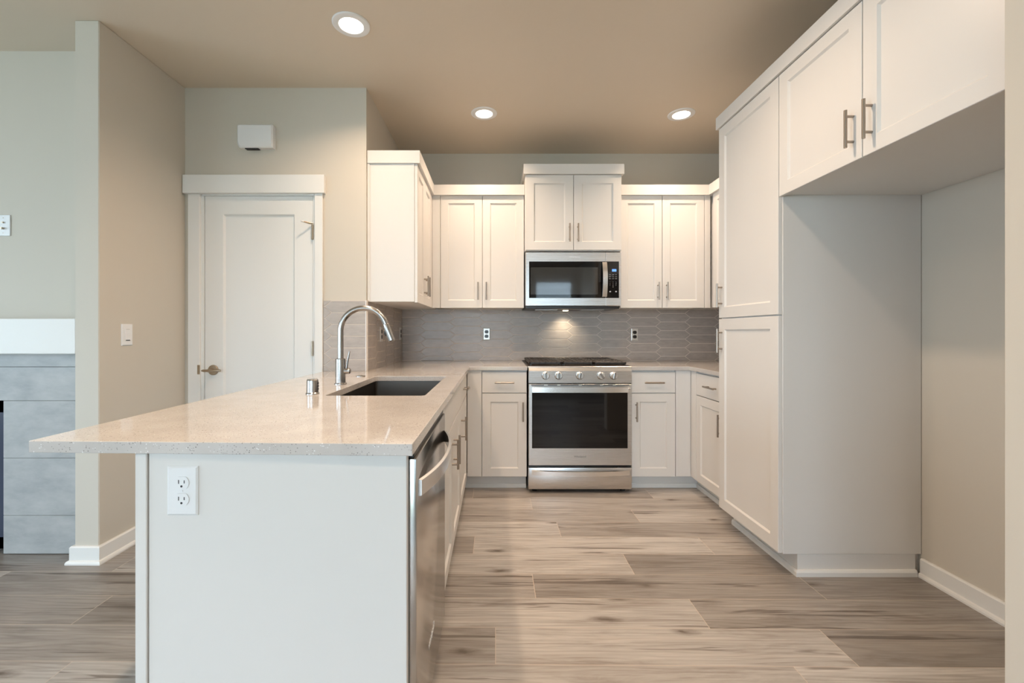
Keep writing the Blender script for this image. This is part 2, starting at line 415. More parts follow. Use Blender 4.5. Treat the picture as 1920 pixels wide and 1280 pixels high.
# jambs and stop
c_.box(DX0 - 0.006, DX0 + 0.012, YD - 0.002, YD + 0.115, 0, DZ); c_.box(DX1 - 0.012, DX1 + 0.004, YD - 0.002, YD + 0.115, 0, DZ)
c_.box(DX0, DX1, YD - 0.002, YD + 0.115, DZ - 0.002, DZ + 0.01)
tr1 = struct('trim_1', c_, 'trim')
sp = MB(); fbox(sp, F, DX0 - 0.021, DX0 - 0.004, 0.895, 0.955, 0.017, 0.0195, 0.001)
sp.build('strike_plate', 'bronze', tr1)
D = shaker(FY(YD + 0.038), DX0 + 0.015, DX1 - 0.015, 0.008, DZ - 0.003, 0, 0.036, rail=0.118, slope=0.010, rec=0.012, rt=0.118, rb=0.2)
dr = struct('door_1', D, 'trim')
FD = FY(YD + 0.002)
hd = MB(); cx, cz = (400 - 929) / FPX * YD, H - (693.5 - 621.5) / FPX * YD
hd.lathe((cx, YD + 0.002, cz), [(0.033, 0), (0.033, -0.006), (0.030, -0.009), (0.014, -0.010)], 28, 'Y')
hd.cyl((cx, YD, cz), (cx, YD - 0.052, cz), 0.010, 16)
hd.tube([(cx - 0.042, YD - 0.050, cz), (cx - 0.030, YD - 0.052, cz), (cx + 0.07, YD - 0.052, cz), (cx + 0.078, YD - 0.050, cz)], [0.005, 0.0085, 0.0085, 0.007], 18)
hd.build('door_handle', 'bronze', dr)
for z in (1.81, 1.06, 0.30):
    hg = MB(); X = DX1 - 0.014
    hg.cyl((X, YD - 0.007, z - 0.048), (X, YD - 0.007, z + 0.048), 0.0068, 16)
    hg.box(X - 0.001, X + 0.003, YD - 0.004, YD + 0.004, z - 0.048, z + 0.048)
    h_ = hg.build('hinge', 'bronze', dr)
    if z > 1.5:
        ds = MB()
        ds.tube([(X + 0.004, YD - 0.012, z + 0.055), (X - 0.012, YD - 0.020, z + 0.055), (X - 0.04, YD - 0.045, z + 0.058)], [0.006, 0.0065, 0.004], 16)
        ds.build('door_stop', 'bronze', h_)
        MB().cyl((X - 0.04, YD - 0.045, z + 0.058), (X - 0.052, YD - 0.056, z + 0.059), 0.006, 12).build('bumper', 'rubber', h_)

# chime box over the door
ch = thing('door_chime', 'white plastic chime box mounted high on the wall above the door', 'chime', (-1.55, YD, 2.43))
x0, x1 = (445 - 929) / FPX * 2.80, (512 - 929) / FPX * 2.80
z0, z1 = H + (621.5 - 277) / FPX * 2.80, H + (621.5 - 233.5) / FPX * 2.80
cb = MB(); poly = [(x0 + 0.014, z0), (x1, z0), (x1, z1 - 0.004), (x1 - 0.006, z1), (x0 + 0.006, z1), (x0, z1 - 0.006), (x0, z0 + 0.034), (x0 + 0.004, z0 + 0.016)]
def inset(p, d):
    cx_ = (x0 + x1) / 2; cz_ = (z0 + z1) / 2
    return [(a + (d if a < cx_ else -d), c + (d if c < cz_ else -d)) for a, c in p]
cb.grid([[(a, YD, c) for a, c in poly], [(a, YD - 0.036, c) for a, c in poly], [(a, YD - 0.045, c) for a, c in inset(poly, 0.008)]])
cb.build('cover', 'plastic', ch)
MB().box(-1.60, -1.515, YD - 0.033, YD - 0.005, z0 - 0.004, z0 + 0.002).build('vent', 'slot', ch)

# ------------------------------------------------------------------ tile backsplashes
HT, LT, LF, PX = 0.0757, 0.307, 0.213, 0.26
def clip(poly, ax, val, keep_less):
    out = []
    for i in range(len(poly)):
        a, c = poly[i], poly[(i + 1) % len(poly)]
        ina = (a[ax] <= val) if keep_less else (a[ax] >= val); inc = (c[ax] <= val) if keep_less else (c[ax] >= val)
        if ina: out.append(a)
        if ina != inc:
            tt = (val - a[ax]) / (c[ax] - a[ax]); out.append((a[0] + tt * (c[0] - a[0]), a[1] + tt * (c[1] - a[1])))
    return out
def splash(label, F, u0, u1, v0, v1, cA, depth=0.010, loc=(0, 0, 0), holes=(), trims=()):
    root = thing('tile_backsplash', label, 'backsplash', loc)
    g = 0.0028
    fbox(MB(), F, u0, u1, v0, v1, 0, depth - 0.002).build('grout', 'grout', root)
    tb = MB()
    k0 = int(math.floor((u0 - cA) / PX)) - 1; k1 = int(math.ceil((u1 - cA) / PX)) + 1
    for k in range(k0, k1 + 1):
        cu = cA + PX * k; par = k % 2
        for j in range(-1, int((v1 - v0) / HT) + 2):
            cv = v0 + HT * (j + 0.5 + (0.5 if par else 0.0))
            def hexa(q): 
                a, c, h = LT / 2 - q * 1.35, LF / 2 - q * 0.4, HT / 2 - q
                return [(cu - a, cv), (cu - c, cv - h), (cu + c, cv - h), (cu + a, cv), (cu + c, cv + h), (cu - c, cv + h)]
            dz = random.uniform(-0.0004, 0.0004)
            P = hexa(g)
            for ax, val, less in ((0, u0 + 0.001, False), (0, u1 - 0.001, True), (1, v0 + 0.001, False), (1, v1 - 0.001, True)):
                if P: P = clip(P, ax, val, less)
            if len(P) < 3: continue
            # clean near-duplicates
            Q = []
            for p in P:
                if not Q or (abs(p[0] - Q[-1][0]) + abs(p[1] - Q[-1][1])) > 1e-4: Q.append(p)
            if len(Q) > 2 and (abs(Q[0][0] - Q[-1][0]) + abs(Q[0][1] - Q[-1][1])) < 1e-4: Q.pop()
            if len(Q) < 3: continue
            mx_ = sum(p[0] for p in Q) / len(Q); my_ = sum(p[1] for p in Q) / len(Q)
            def shr(p, d):
                dx, dy = mx_ - p[0], my_ - p[1]
                return (p[0] + math.copysign(min(d, abs(dx)), dx), p[1] + math.copysign(min(d, abs(dy)), dy))
            tb.grid([[F(a, c, 0.002) for a, c in Q], [F(a, c, depth - 0.001 + dz) for a, c in Q], [F(*shr(p, 0.0012), depth + 0.0004 + dz) for p in Q]])
    tb.build('tiles', 'tile', root)
    for (a, b2, c, d) in trims:
        fbox(MB(), F, a, b2, c, d, 0, depth + 0.002, 0.001).build('edge_trim', 'plastic', root)
    return root
splash('long grey picket tile backsplash on the back wall behind the range', FY(YB - 0.001), XN + 0.011, XR - 0.012, 0.914, 1.372, -0.7725, loc=(0.6, YB, 0.914))
splash('grey picket tile on the side wall of the nook under the end cabinet', FXp(XN), YD, YB - 0.001, 0.914, 1.372, 2.915, loc=(XN, 3.3, 0.914))
splash('small grey picket tile patch between the door casing and the wall corner behind the faucet', FY(YD), -1.108, XN, 0.914, 1.370, -0.9475, loc=(-0.97, YD, 0.914),
       trims=((XN - 0.003, XN + 0.002, 0.914, 1.370),))
splash('short grey picket tile strip beside the tall pantry on the right wall', FXm(XR - 0.001), 2.672, YB - 0.012, 0.914, 1.372, 3.2, loc=(XR, 3.3, 0.914))

# ------------------------------------------------------------------ cabinets
CZ0, CZ1 = 0.105, 0.884       # base carcass
def cabinet(name, label, loc, boxes, cat='cabinet', group=None):
    c = thing(name, label, cat, loc, group)
    mb = MB()
    for q in boxes: mb.box(*q, 0.0012)
    mb.build('body', 'cab', c)
    return c
def doorp(c, F, u0, u1, v0, v1, pull=None, rail=0.060, w1=0.020):
    d = shaker(F, u0, u1, v0, v1, 0.001, w1, rail).build('door', 'cab', c)
    if pull: bar_pull(F, pull[0], pull[1], True, d, w1)
    return d
def drawerp(c, F, u0, u1, v0, v1, pull=True, name='drawer'):
    d = slab(F, u0, u1, v0, v1, 0.001, 0.020).build(name, 'cab', c)
    if pull: bar_pull(F, (u0 + u1) / 2, (v0 + v1) / 2, False, d)
    return d
XI = -0.228     # island / left run carcass face (+X side)
XB = 3.245      # back run carcass face (Y)
XRR = 1.455     # right run carcass face
FI = FXp(XI); FB = FY(XB); FRt = FXm(XRR)
DB0, DB1, DR0, DR1 = 0.104, 0.714, 0.720, 0.872
g2 = 0.0020
# left run
c = cabinet('sink_cabinet', 'white shaker base cabinet under the sink, between dishwasher and narrow drawer cabinet', (-0.5, 2.14, 0), [(XN + 0.0195, XI, 1.682, 2.598, CZ0, 0.66), (XI - 0.02, XI, 1.682, 2.598, 0.66, CZ1), (XI - 0.01, XI + 0.012, 1.662, 1.682, CZ0, CZ1)])
drawerp(c, FI, 1.684, 2.598 - g2, DR0, DR1, False, 'false_drawer_front')
doorp(c, FI, 1.684, 2.139 - g2, DB0, DB1, (2.096, 0.583)); doorp(c, FI, 2.139 + g2, 2.598 - g2, DB0, DB1, (2.182, 0.583))
c = cabinet('base_cabinet', 'white shaker base cabinet with one drawer in the inner corner right of the sink doors', (-0.5, 2.9, 0), [(XN + 0.0195, XI, 2.60, 3.235, CZ0, CZ1), (XI - 0.01, XI + 0.014, 3.166, 3.222, CZ0, CZ1)])
drawerp(c, FI, 2.60 + g2, 3.16, DR0, DR1); doorp(c, FI, 2.60 + g2, 3.16, DB0, DB1, (2.655, 0.583))
# back run
c = cabinet('base_cabinet', 'white shaker base cabinet with one drawer immediately left of the range', (0.02, 3.5, 0), [(-0.20, 0.231, XB, YB, CZ0, CZ1), (XI + 0.021, -0.102, XB - 0.020, XB + 0.01, CZ0, CZ1)])
drawerp(c, FB, -0.098, 0.229, DR0, DR1); doorp(c, FB, -0.098, 0.229, DB0, DB1, (0.202, 0.583))
c = cabinet('base_cabinet', 'white shaker base cabinet with one drawer immediately right of the range', (1.2, 3.5, 0), [(0.998, 1.43, XB, YB, CZ0, CZ1), (1.325, XRR - 0.021, XB - 0.020, XB + 0.01, CZ0, CZ1)])
drawerp(c, FB, 1.0, 1.3215, DR0, DR1); doorp(c, FB, 1.0, 1.3215, DB0, DB1, (1.032, 0.583))
# right run
c = cabinet('base_cabinet', 'white shaker base cabinet with one drawer tucked beside the tall pantry', (1.75, 2.95, 0), [(XRR, XR - 0.002, 2.67, XB + 0.1, CZ0, CZ1), (XRR - 0.020, XRR + 0.01, 3.14, XB - 0.0205, CZ0, CZ1)])
drawerp(c, FRt, 2.674, 3.136, DR0, DR1); doorp(c, FRt, 2.674, 3.136, DB0, DB1, (2.775, 0.572))
# pantry
XP = 1.375; PZ1 = 2.395
FP = FXm(XP)
c = cabinet('pantry_cabinet', 'tall white two-door shaker pantry cabinet left of the fridge recess', (1.7, 2.38, 0), [(XP, XR - 0.002, 2.10, 2.667, CZ0, PZ1), (1.463, XR - 0.002, 2.116, 2.65, 0.0, CZ0 - 0.0005)])
pantry = c
doorp(c, FP, 2.104, 2.662, 1.2515, 2.392, (2.625, 1.385), 0.062); doorp(c, FP, 2.104, 2.662, 0.109, 1.2445, (2.625, 1.115), 0.062)
# over the fridge
OF0 = 1.145
c = cabinet('fridge_top_cabinet', 'white two-door shaker cabinet high over the empty fridge recess', (1.7, 1.6, 1.82), [(XP, XR - 0.002, OF0, 2.098, 1.822, PZ1)])
doorp(c, FP, 1.624, 2.098, 1.813, 2.392, (1.662, 1.935), 0.060); doorp(c, FP, OF0 + 0.003, 1.620, 1.813, 2.392, (1.580, 1.935), 0.060)
# uppers
UZ0, UZ1 = 1.360, 2.268
XU = -0.528; FU = FXp(XU)
c = cabinet('wall_cabinet', 'white shaker wall cabinet with a plain end panel facing the room, nearest the door', (-0.68, 3.2, UZ0), [(XN + 0.001, XU, 2.858, YB - 0.01, UZ0 + 0.004, UZ1), (XN + 0.001, XN + 0.017, 2.852, 2.859, UZ0 + 0.004, UZ1), (XU - 0.01, XU + 0.019, 3.462, 3.54, UZ0, UZ1)])
doorp(c, FU, 2.862, 3.159, UZ0, 2.262, (3.123, 1.494)); doorp(c, FU, 3.162, 3.459, UZ0, 2.262, (3.205, 1.494))
YU = 3.551; FUB = FY(YU)
c = cabinet('wall_cabinet', 'white two-door shaker wall cabinet left of the microwave', (-0.1, 3.7, UZ0), [(-0.44, 0.232, YU, YB - 0.01, UZ0 + 0.004, UZ1), (XU + 0.02, -0.4445, YU - 0.02, YU + 0.01, UZ0, UZ1)])
doorp(c, FUB, -0.4415, -0.1055 - g2, UZ0, 2.262, (-0.139, 1.494)); doorp(c, FUB, -0.1055 + g2, 0.229, UZ0, 2.262, (-0.073, 1.494))
c = cabinet('wall_cabinet', 'white two-door shaker wall cabinet right of the microwave', (1.35, 3.7, UZ0), [(0.998, 1.68, YU, YB - 0.01, UZ0 + 0.004, UZ1), (1.6835, 1.729, YU - 0.02, YU + 0.01, UZ0, UZ1)])
doorp(c, FUB, 1.003, 1.342 - g2, UZ0, 2.262, (1.306, 1.494)); doorp(c, FUB, 1.342 + g2, 1.680, UZ0, 2.262, (1.376, 1.494))
XUR = 1.750; FUR = FXm(XUR)
c = cabinet('wall_cabinet', 'sliver of white shaker wall cabinet in the right corner behind the pantry', (1.9, 3.1, UZ0), [(XUR, XR - 0.002, 2.67, YB - 0.01, UZ0 + 0.004, UZ1)])
doorp(c, FUR, 3.05, 3.49, UZ0, 2.262); doorp(c, FUR, 2.674, 3.047, UZ0, 2.262)
YM = 3.475; FM = FY(YM)
c = cabinet('wall_cabinet', 'short raised white two-door wall cabinet directly over the microwave', (0.615, 3.7, 1.80), [(0.234, 0.996, YM, YB, 1.806, 2.41)])
doorp(c, FM, 0.238, 0.6145 - g2, 1.812, 2.402, (0.581, 1.944), 0.064); doorp(c, FM, 0.6145 + g2, 0.992, 1.812, 2.402, (0.648, 1.944), 0.064)

# crown boards
def crown(label, path, z0, z1, loc, o0=0.0, o1=0.017):
    prof = [(o0, z0), (o1, z0), (o1, z1), (o0, z1)]
    return tag(MB().sweep(prof, path).build('crown_board', 'cab', None, loc), label, 'moulding')
CR0, CR1 = 2.2625, 2.3435
o_ = -0.05
crown('white crown board wrapping the end cabinet and running to the microwave cabinet', [(XN + 0.003, 2.862, 0, -1), (XU + 0.020, 2.862, 1, -1), (XU + 0.020, YU - 0.027, 1, -1), (0.232, YU - 0.027, 0, -1)], CR0, CR1, (-0.4, 3.2, CR0), -0.03)
crown('white crown board over the wall cabinet right of the microwave', [(0.998, YU - 0.027, 0, -1), (XUR - 0.027, YU - 0.027, -1, -1), (XUR - 0.027, 2.67, -1, 0)], CR0, CR1, (1.4, 3.5, CR0), -0.03)
crown('white crown board capping the raised microwave cabinet', [(0.238, YB - 0.02, -1, 0), (0.238, YM - 0.022, -1, -1), (0.992, YM - 0.022, 1, -1), (0.992, YB - 0.02, 1, 0)], 2.405, 2.482, (0.615, 3.6, 2.405), -0.03)
crown('long white crown board along the top of pantry and fridge cabinet', [(XR - 0.002, 2.6605, 0, 1), (XP - 0.014, 2.660, -1, 1), (XP - 0.014, 1.142, -1, 0)], 2.3955, 2.468, (1.36, 2.0, 2.394), -0.0135)

# toe kicks with shoe moulding
def toe(label, path, loc, root=None):
    r = root or thing('toe_kick', label, 'toe kick', loc)
    MB().sweep([(-0.015, 0), (0, 0), (0, CZ0 + 0.0), (-0.015, CZ0 + 0.0)], path).build('toe_board', 'cab', r)
    MB().sweep([(0.0, 0), (0.013, 0), (0.013, 0.020), (0.008, 0.030), (0.0, 0.030)], path).build('shoe_moulding', 'trim', r)
toe('white recessed toe kick along the island side and up to the range', [(XI - 0.062, 1.665, 1, 0), (XI - 0.062, XB + 0.055, 1, -1), (0.229, XB + 0.055, 0, -1)], (-0.29, 3.2, 0))
toe('white recessed toe kick from the range to the right corner and pantry', [(1.0, XB + 0.055, 0, -1), (XRR + 0.062, XB + 0.055, -1, -1), (XRR + 0.062, 2.668, -1, 0)], (1.4, 3.2, 0))
toe('white toe kick wrapping the foot of the pantry', [(1.447, 2.667, -1, 0), (1.447, 2.104, -1, -1), (2.012, 2.104, 0, -1)], (1.45, 2.1, 0), pantry)

# island end panel (faces the camera) and back panel
tag(MB().box(-0.8145, -0.2085, 1.031, 1.053, 0, CZ1, 0.0012).build('island_end_panel', 'cab', None, (-0.5, 1.04, 0)), 'large plain white end panel of the island under the counter overhang', 'panel')
tag(MB().box(-0.8437, -0.8165, 1.027, YD - 0.001, 0, CZ1, 0.0015).build('island_back_panel', 'cab', None, (-0.83, 1.9, 0)), 'white back board along the seating side of the island, seen edge-on', 'panel')

# ------------------------------------------------------------------ countertops
QT0, QT1 = 0.886, 0.914
def plate_with_hole(outer, hole, z0, z1, bev=0.002):
    """outer: ccw polygon; hole: ccw polygon"""
    bm = bmesh.new()
    def loop(p, z): return [bm.verts.new((a, c, z)) for a, c in p]
    ed = []
    for p in [outer] + ([hole] if hole else []):
        vs = loop(p, z1)
        ed += [bm.edges.new((vs[i], vs[(i + 1) % len(vs)])) for i in range(len(vs))]
    bmesh.ops.triangle_fill(bm, use_beauty=True, use_dissolve=True, edges=ed)
    fs = list(bm.faces)
    ext = bmesh.ops.extrude_face_region(bm, geom=fs)
    vs = [g for g in ext['geom'] if isinstance(g, bmesh.types.BMVert)]
    bmesh.ops.translate(bm, verts=vs, vec=(0, 0, z0 - z1))
    bmesh.ops.recalc_face_normals(bm, faces=bm.faces)
    sharp = [e for e in bm.edges if len(e.link_faces) == 2 and e.calc_face_angle() > 0.6]
    bmesh.ops.bevel(bm, geom=sharp, offset=bev, segments=2, affect='EDGES', profile=0.5)
    mb = MB(); mb.bm.free(); mb.bm = bm; return mb
SX0, SX1, SY0, SY1 = -0.683, -0.283, 1.750, 2.515
def rrect(x0, x1, y0, y1, r, n=5):
    out = []
    for cx_, cy_, a0 in ((x1 - r, y0 + r, -90), (x1 - r, y1 - r, 0), (x0 + r, y1 - r, 90), (x0 + r, y0 + r, 180)):
        for k in range(n + 1):
            a = math.radians(a0 + 90 * k / n); out.append((cx_ + r * math.cos(a), cy_ + r * math.sin(a)))
    return out
YCF = 3.207
outer = [(-1.092, 1.026), (-0.1885, 0.997), (-0.1905, YCF), (0.2335, YCF), (0.2335, YB - 0.0005), (XN + 0.0005, YB - 0.0005), (XN + 0.0005, YD - 0.0005), (-1.102, YD - 0.0005)]
ct = plate_with_hole(outer, rrect(SX0, SX1, SY0, SY1, 0.018), QT0, QT1).build('countertop', 'quartz', None, (-0.6, 2.0, QT1), smooth=False)
tag(ct, 'long speckled cream quartz countertop over the island with the sink cutout', 'countertop')
outer = [(0.9915, YCF), (1.418, YCF), (1.418, 2.6675), (XR, 2.6675), (XR, YB - 0.0005), (0.9915, YB - 0.0005)]
tag(plate_with_hole(outer, None, QT0, QT1).build('countertop', 'quartz', None, (1.3, 3.5, QT1), smooth=False), 'small L-shaped quartz countertop in the corner right of the range', 'countertop')

# sink
s_ = thing('kitchen_sink', 'stainless undermount sink with its shade put into the colour, set in the island countertop', 'sink', (-0.48, 2.13, 0.68))
e = 0.008
rings = []
for (d, z, rr_) in ((-0.03, QT0 - 0.001, 0.03), (-e, QT0 - 0.001, 0.02), (-e, QT0 - 0.004, 0.02), (-e + 0.003, 0.70, 0.02), (0.012, 0.682, 0.03), (0.15, 0.676, 0.03)):
    rings.append([(a, c2, z) for a, c2 in rrect(SX0 + d, SX1 - d, SY0 + d, SY1 - d, max(rr_, 0.01))])
mb = MB(); mb.grid(rings, cap0=False, cap1=True)
ob = mb.build('basin', 'sink', s_)
MB().lathe((-0.48, 2.13, 0.6775), [(0.0, 0.0), (0.055, 0.0), (0.055, 0.004), (0.045, 0.004), (0.040, 0.001), (0.0, 0.001)], 28).build('drain', 'chrome', s_)

# faucet
fx, fy = -0.754, 2.135
fa = thing('faucet', 'tall brushed steel gooseneck pull-down faucet behind the sink', 'faucet', (fx, fy, QT1))
MB().lathe((fx, fy, QT1), [(0.0, 0), (0.030, 0), (0.030, 0.004), (0.024, 0.007), (0.0235, 0.122), (0.021, 0.125), (0.0, 0.125)], 36).build('body', 'chrome', fa)
R = 0.113; z_s = 1.297 - 0.0135 - R; pts = [(fx, fy, QT1 + 0.12), (fx, fy, z_s - 0.02)]
for k in range(0, 25):
    a = math.radians(180 - 163 * k / 24); pts.append((fx + R + R * math.cos(a), fy, z_s + R * math.sin(a)))
MB().tube(pts, 0.0138, 24).build('spout', 'chrome', fa)
p = Vector(pts[-1]); d = (Vector(pts[-1]) - Vector(pts[-2])).normalized()
sh = MB().tube([p - d * 0.002, p + d * 0.004, p + d * 0.045, p + d * 0.082, p + d * 0.086], [0.0142, 0.0152, 0.0165, 0.0172, 0.015], 24).build('spray_head', 'chrome', fa)
q = p + d * 0.045; out = Vector((-d.z, 0, d.x)) * -1
MB().tube([q + Vector((-0.0165, 0, 0)) - d * 0.012, q + Vector((-0.0185, 0, -0.002)), q + Vector((-0.0175, 0, 0)) + d * 0.014], [0.004, 0.006, 0.004], 10).build('spray_button', 'black', sh)
lv = MB(); lv.cyl((fx + 0.02, fy, 0.978), (fx + 0.040, fy, 0.978), 0.015, 20); lv.lathe((fx + 0.040, fy, 0.978), [(0.015, 0), (0.014, 0.006), (0.009, 0.009), (0, 0.010)], 20, 'X')
lv.tube([(fx + 0.030, fy - 0.004, 0.985), (fx + 0.036, fy - 0.006, 1.02), (fx + 0.048, fy - 0.010, 1.074)], [0.005, 0.0045, 0.0035], 18)
lv.build('lever_handle', 'chrome', fa)
# air gap
ax, ay = (586 - 929) / FPX * 1.80, 1.80
ag = thing('air_gap', 'short brushed steel air gap cap standing on the counter left of the faucet', 'air gap', (ax, ay, QT1))
MB().lathe((ax, ay, QT1), [(0, 0), (0.0265, 0), (0.0265, 0.003), (0.0235, 0.007), (0.0228, 0.056), (0.020, 0.061), (0, 0.062)], 32).build('cap', 'chrome', ag)
for z in (0.020, 0.032, 0.044):
    MB().box(ax + 0.0205, ax + 0.0236, ay - 0.006, ay + 0.006, QT1 + z - 0.003, QT1 + z + 0.003).build('vent_slot', 'slot', ag)
hx, hy = (676 - 929) / FPX * 2.50, 2.50
tag(MB().lathe((hx, hy, QT1), [(0, 0), (0.026, 0), (0.026, 0.003), (0.022, 0.005), (0.012, 0.005), (0.011, 0.008), (0, 0.008)], 28).build('hole_cover', 'chrome', None, (hx, hy, QT1)), 'small round steel cover button on the counter right of the faucet', 'cover')

# ------------------------------------------------------------------ dishwasher
DY0, DY1 = 1.060, 1.657
dw = thing('dishwasher', 'stainless steel dishwasher with a bowed handle at the end of the island', 'dishwasher', (-0.5, 1.36, 0))
MB().box(-0.80, -0.232, DY0 - 0.003, DY1, 0.02, 0.876).build('tub', 'gap', dw)
dd = MB().box(-0.226, -0.1905, DY0 + 0.002, DY1 - 0.002, 0.105, 0.862, 0.004, 2).build('door', 'steelv', dw)
MB().box(-0.226, -0.1975, DY0 + 0.004, DY1 - 0.004, 0.8625, 0.876, 0.001).build('control_strip', 'black', dw)
MB().box(-0.29, -0.272, DY0 + 0.004, DY1 - 0.004, 0.0, 0.10).build('kick_plate', 'black', dw)
def bowed(F, u0, u1, v, hh, w0, bow, th_=0.010, n=24, p=2.0, taper=0.0):
    rings = []
    for k in range(n + 1):
        tt = k / n; u = u0 + (u1 - u0) * tt; s = 1 - abs(2 * tt - 1) ** p
        wo = w0 + bow * s; h2 = hh / 2 * (1 - taper * (1 - s))
        b3 = min(0.002, th_ / 3)
        rings.append([F(u, v - h2, wo), F(u, v - h2 + b3, wo + th_), F(u, v + h2 - b3, wo + th_), F(u, v + h2, wo)])
    return MB().grid(rings)
FDW = FXp(-0.1905)
bowed(FDW, DY0 + 0.028, DY1 - 0.028, 0.782, 0.042, 0.0, 0.040, 0.008, p=2.2).build('handle', 'steelh', dd)
text('Whirlpool', 0.026, FDW, 1.31, 0.262, 0.0003, 'logol', dd, 'lettering')

# ------------------------------------------------------------------ range
RX0, RX1 = 0.2375, 0.9885; RC = 0.613
rg = thing('gas_range', 'stainless steel slide-in gas range with five knobs between the base cabinets', 'range', (RC, 3.5, 0))
MB().box(RX0 + 0.004, RX1 - 0.004, 3.222, YB - 0.013, 0.03, 0.905, 0.002).build('body', 'black', rg)
FR = FY(3.20)
cp = MB(); prof = [(0, 0.797), (0.020, 0.797), (0.026, 0.884), (0.016, 0.909), (0.0, 0.912), (-0.03, 0.912), (-0.03, 0.797)]
cp.extrude(prof, lambda a, c: (RX0 + 0.003, 3.20 - a, c), lambda a, c: (RX1 - 0.003, 3.20 - a, c)); cpn = cp.build('control_panel', 'steel', rg)
for kx, ang in ((1023.8, 0), (1048.4, 0), (1088.5, 8), (1128.8, -38), (1152.7, 8)):
    X = (kx - 929) / FPX * 3.15; Z = 0.851
    kb = MB(); kb.lathe((X, 3.177, Z), [(0, 0), (0.0275, 0), (0.0275, -0.005), (0.024, -0.007), (0.0235, -0.024), (0.021, -0.027), (0, -0.027)], 28, 'Y')
    k_ = kb.build('knob', 'steelh', rg)
    MB().lathe((X, 3.178, Z), [(0, 0), (0.0295, 0), (0.0295, -0.0025), (0, -0.0025)], 28, 'Y').build('bezel', 'black', k_)
    a = math.radians(ang); gb = MB(); gb.box(-0.0065, 0.0065, -0.008, 0.0, -0.024, 0.024, 0.002)
    for vv in gb.bm.verts:
        x, z = vv.co.x, vv.co.z; vv.co = (X + x * math.cos(a) + z * math.sin(a), 3.150 + vv.co.y, Z - x * math.sin(a) + z * math.cos(a))
    gb.build('grip', 'chrome', k_)
# cooktop
MB().box(RX0 - 0.004, RX1 + 0.004, 3.205, YB - 0.012, 0.905, 0.918, 0.003).build('cooktop', 'iron', rg)
MB().box(RX0 - 0.003, RX1 + 0.003, 3.192, 3.215, 0.905, 0.9165, 0.002).build('cooktop_edge', 'steel', rg)
for bx, by, br in ((0.36, 3.42, 0.045), (0.36, 3.70, 0.038), (RC, 3.56, 0.055), (0.866, 3.42, 0.05), (0.866, 3.70, 0.036)):
    MB().lathe((bx, by, 0.918), [(0, 0), (br, 0), (br, 0.008), (br * 0.8, 0.010), (br * 0.8, 0.018), (br * 0.7, 0.021), (0, 0.021)], 24).build('burner', 'iron', rg)
gx = [RX0 + 0.012, RX0 + 0.258, RX1 - 0.258, RX1 - 0.012]
for i in range(3):
    a, c = gx[i] + 0.002, gx[i + 1] - 0.002; y0, y1 = 3.268, 3.815; zt = 0.945; gr = MB(); bw = 0.0065
    for (x_0, x_1, yy0, yy1) in ((a, a + 2 * bw, y0, y1), (c - 2 * bw, c, y0, y1), (a, c, y0, y0 + 2 * bw), (a, c, y1 - 2 * bw, y1), (a, c, (y0 + y1) / 2 - bw, (y0 + y1) / 2 + bw)):
        gr.box(x_0, x_1, yy0, yy1, zt - 0.018, zt, 0.003)
    mx_ = (a + c) / 2
    for k in range(-2, 3):
        if i == 1 and k == 0: pass
        gr.box(mx_ + k * 0.042 - 0.005, mx_ + k * 0.042 + 0.005, y0, y1, zt - 0.015, zt, 0.002)
    for yy in (3.36, 3.45, 3.63, 3.72): gr.box(a, c, yy - 0.005, yy + 0.005, zt - 0.015, zt - 0.001, 0.002)
    for xx in (a + 0.012, c - 0.012):
        for yy in (y0 + 0.012, y1 - 0.012, (y0 + y1) / 2): gr.box(xx - 0.007, xx + 0.007, yy - 0.007, yy + 0.007, 0.9175, zt - 0.01)
    gr.build('grate', 'iron', rg)
# vent strip, door, drawer
MB().box(RX0 + 0.004, RX1 - 0.004, 3.190, 3.225, 0.782, 0.797).build('gap_strip', 'black', rg)
od = MB().box(RX0 + 0.003, RX1 - 0.003, 3.172, 3.221, 0.203, 0.7895, 0.002, 1).build('oven_door', 'steel', rg)
FO = FY(3.172)
for a, c in ((996, 1020), (1027, 1045), (1051, 1085), (1091, 1125), (1131, 1149), (1155, 1180)):
    fbox(MB(), FO, (a - 929) / FPX * 3.17, (c - 929) / FPX * 3.17, 0.7800, 0.7860, -0.002, 0.0012).build('vent_slot', 'slot', od)
fbox(MB(), FO, (997.5 - 929) / FPX * 3.17, (1177 - 929) / FPX * 3.17, 0.326, 0.728, -0.004, 0.0015, 0.001).build('oven_window', 'glass', od)
hn = bowed(FO, (998 - 929) / FPX * 3.12, (1178.5 - 929) / FPX * 3.12, 0.7545, 0.042, 0.036, 0.010, 0.012, p=3)
for s in (RX0 + 0.035, RX1 - 0.035): fbox(hn, FO, s - 0.010, s + 0.010, 0.738, 0.766, -0.001, 0.040, 0.002)
hn.build('handle', 'steelh', od)
text('Whirlpool', 0.021, FO, 0.611, 0.266, 0.0003, 'logo', od)
rd = MB().box(RX0 + 0.001, RX1 - 0.003, 3.172, 3.222, 0.030, 0.186, 0.004, 2).build('storage_drawer', 'steel', rg)
MB().box(RX0 + 0.003, RX1 - 0.003, 3.195, 3.223, 0.180, 0.206).build('gap_strip', 'black', rg)
bowed(FO, 0.262, 0.968, 0.151, 0.036, 0.0, 0.034, 0.009, p=2.2).build('handle', 'steelh', rd)
for X in (RX0 + 0.05, RX1 - 0.05):
    MB().lathe((X, 3.24, 0.0), [(0, 0), (0.020, 0), (0.020, 0.008), (0.010, 0.012), (0.010, 0.032), (0, 0.032)], 16).build('foot', 'black', rg)

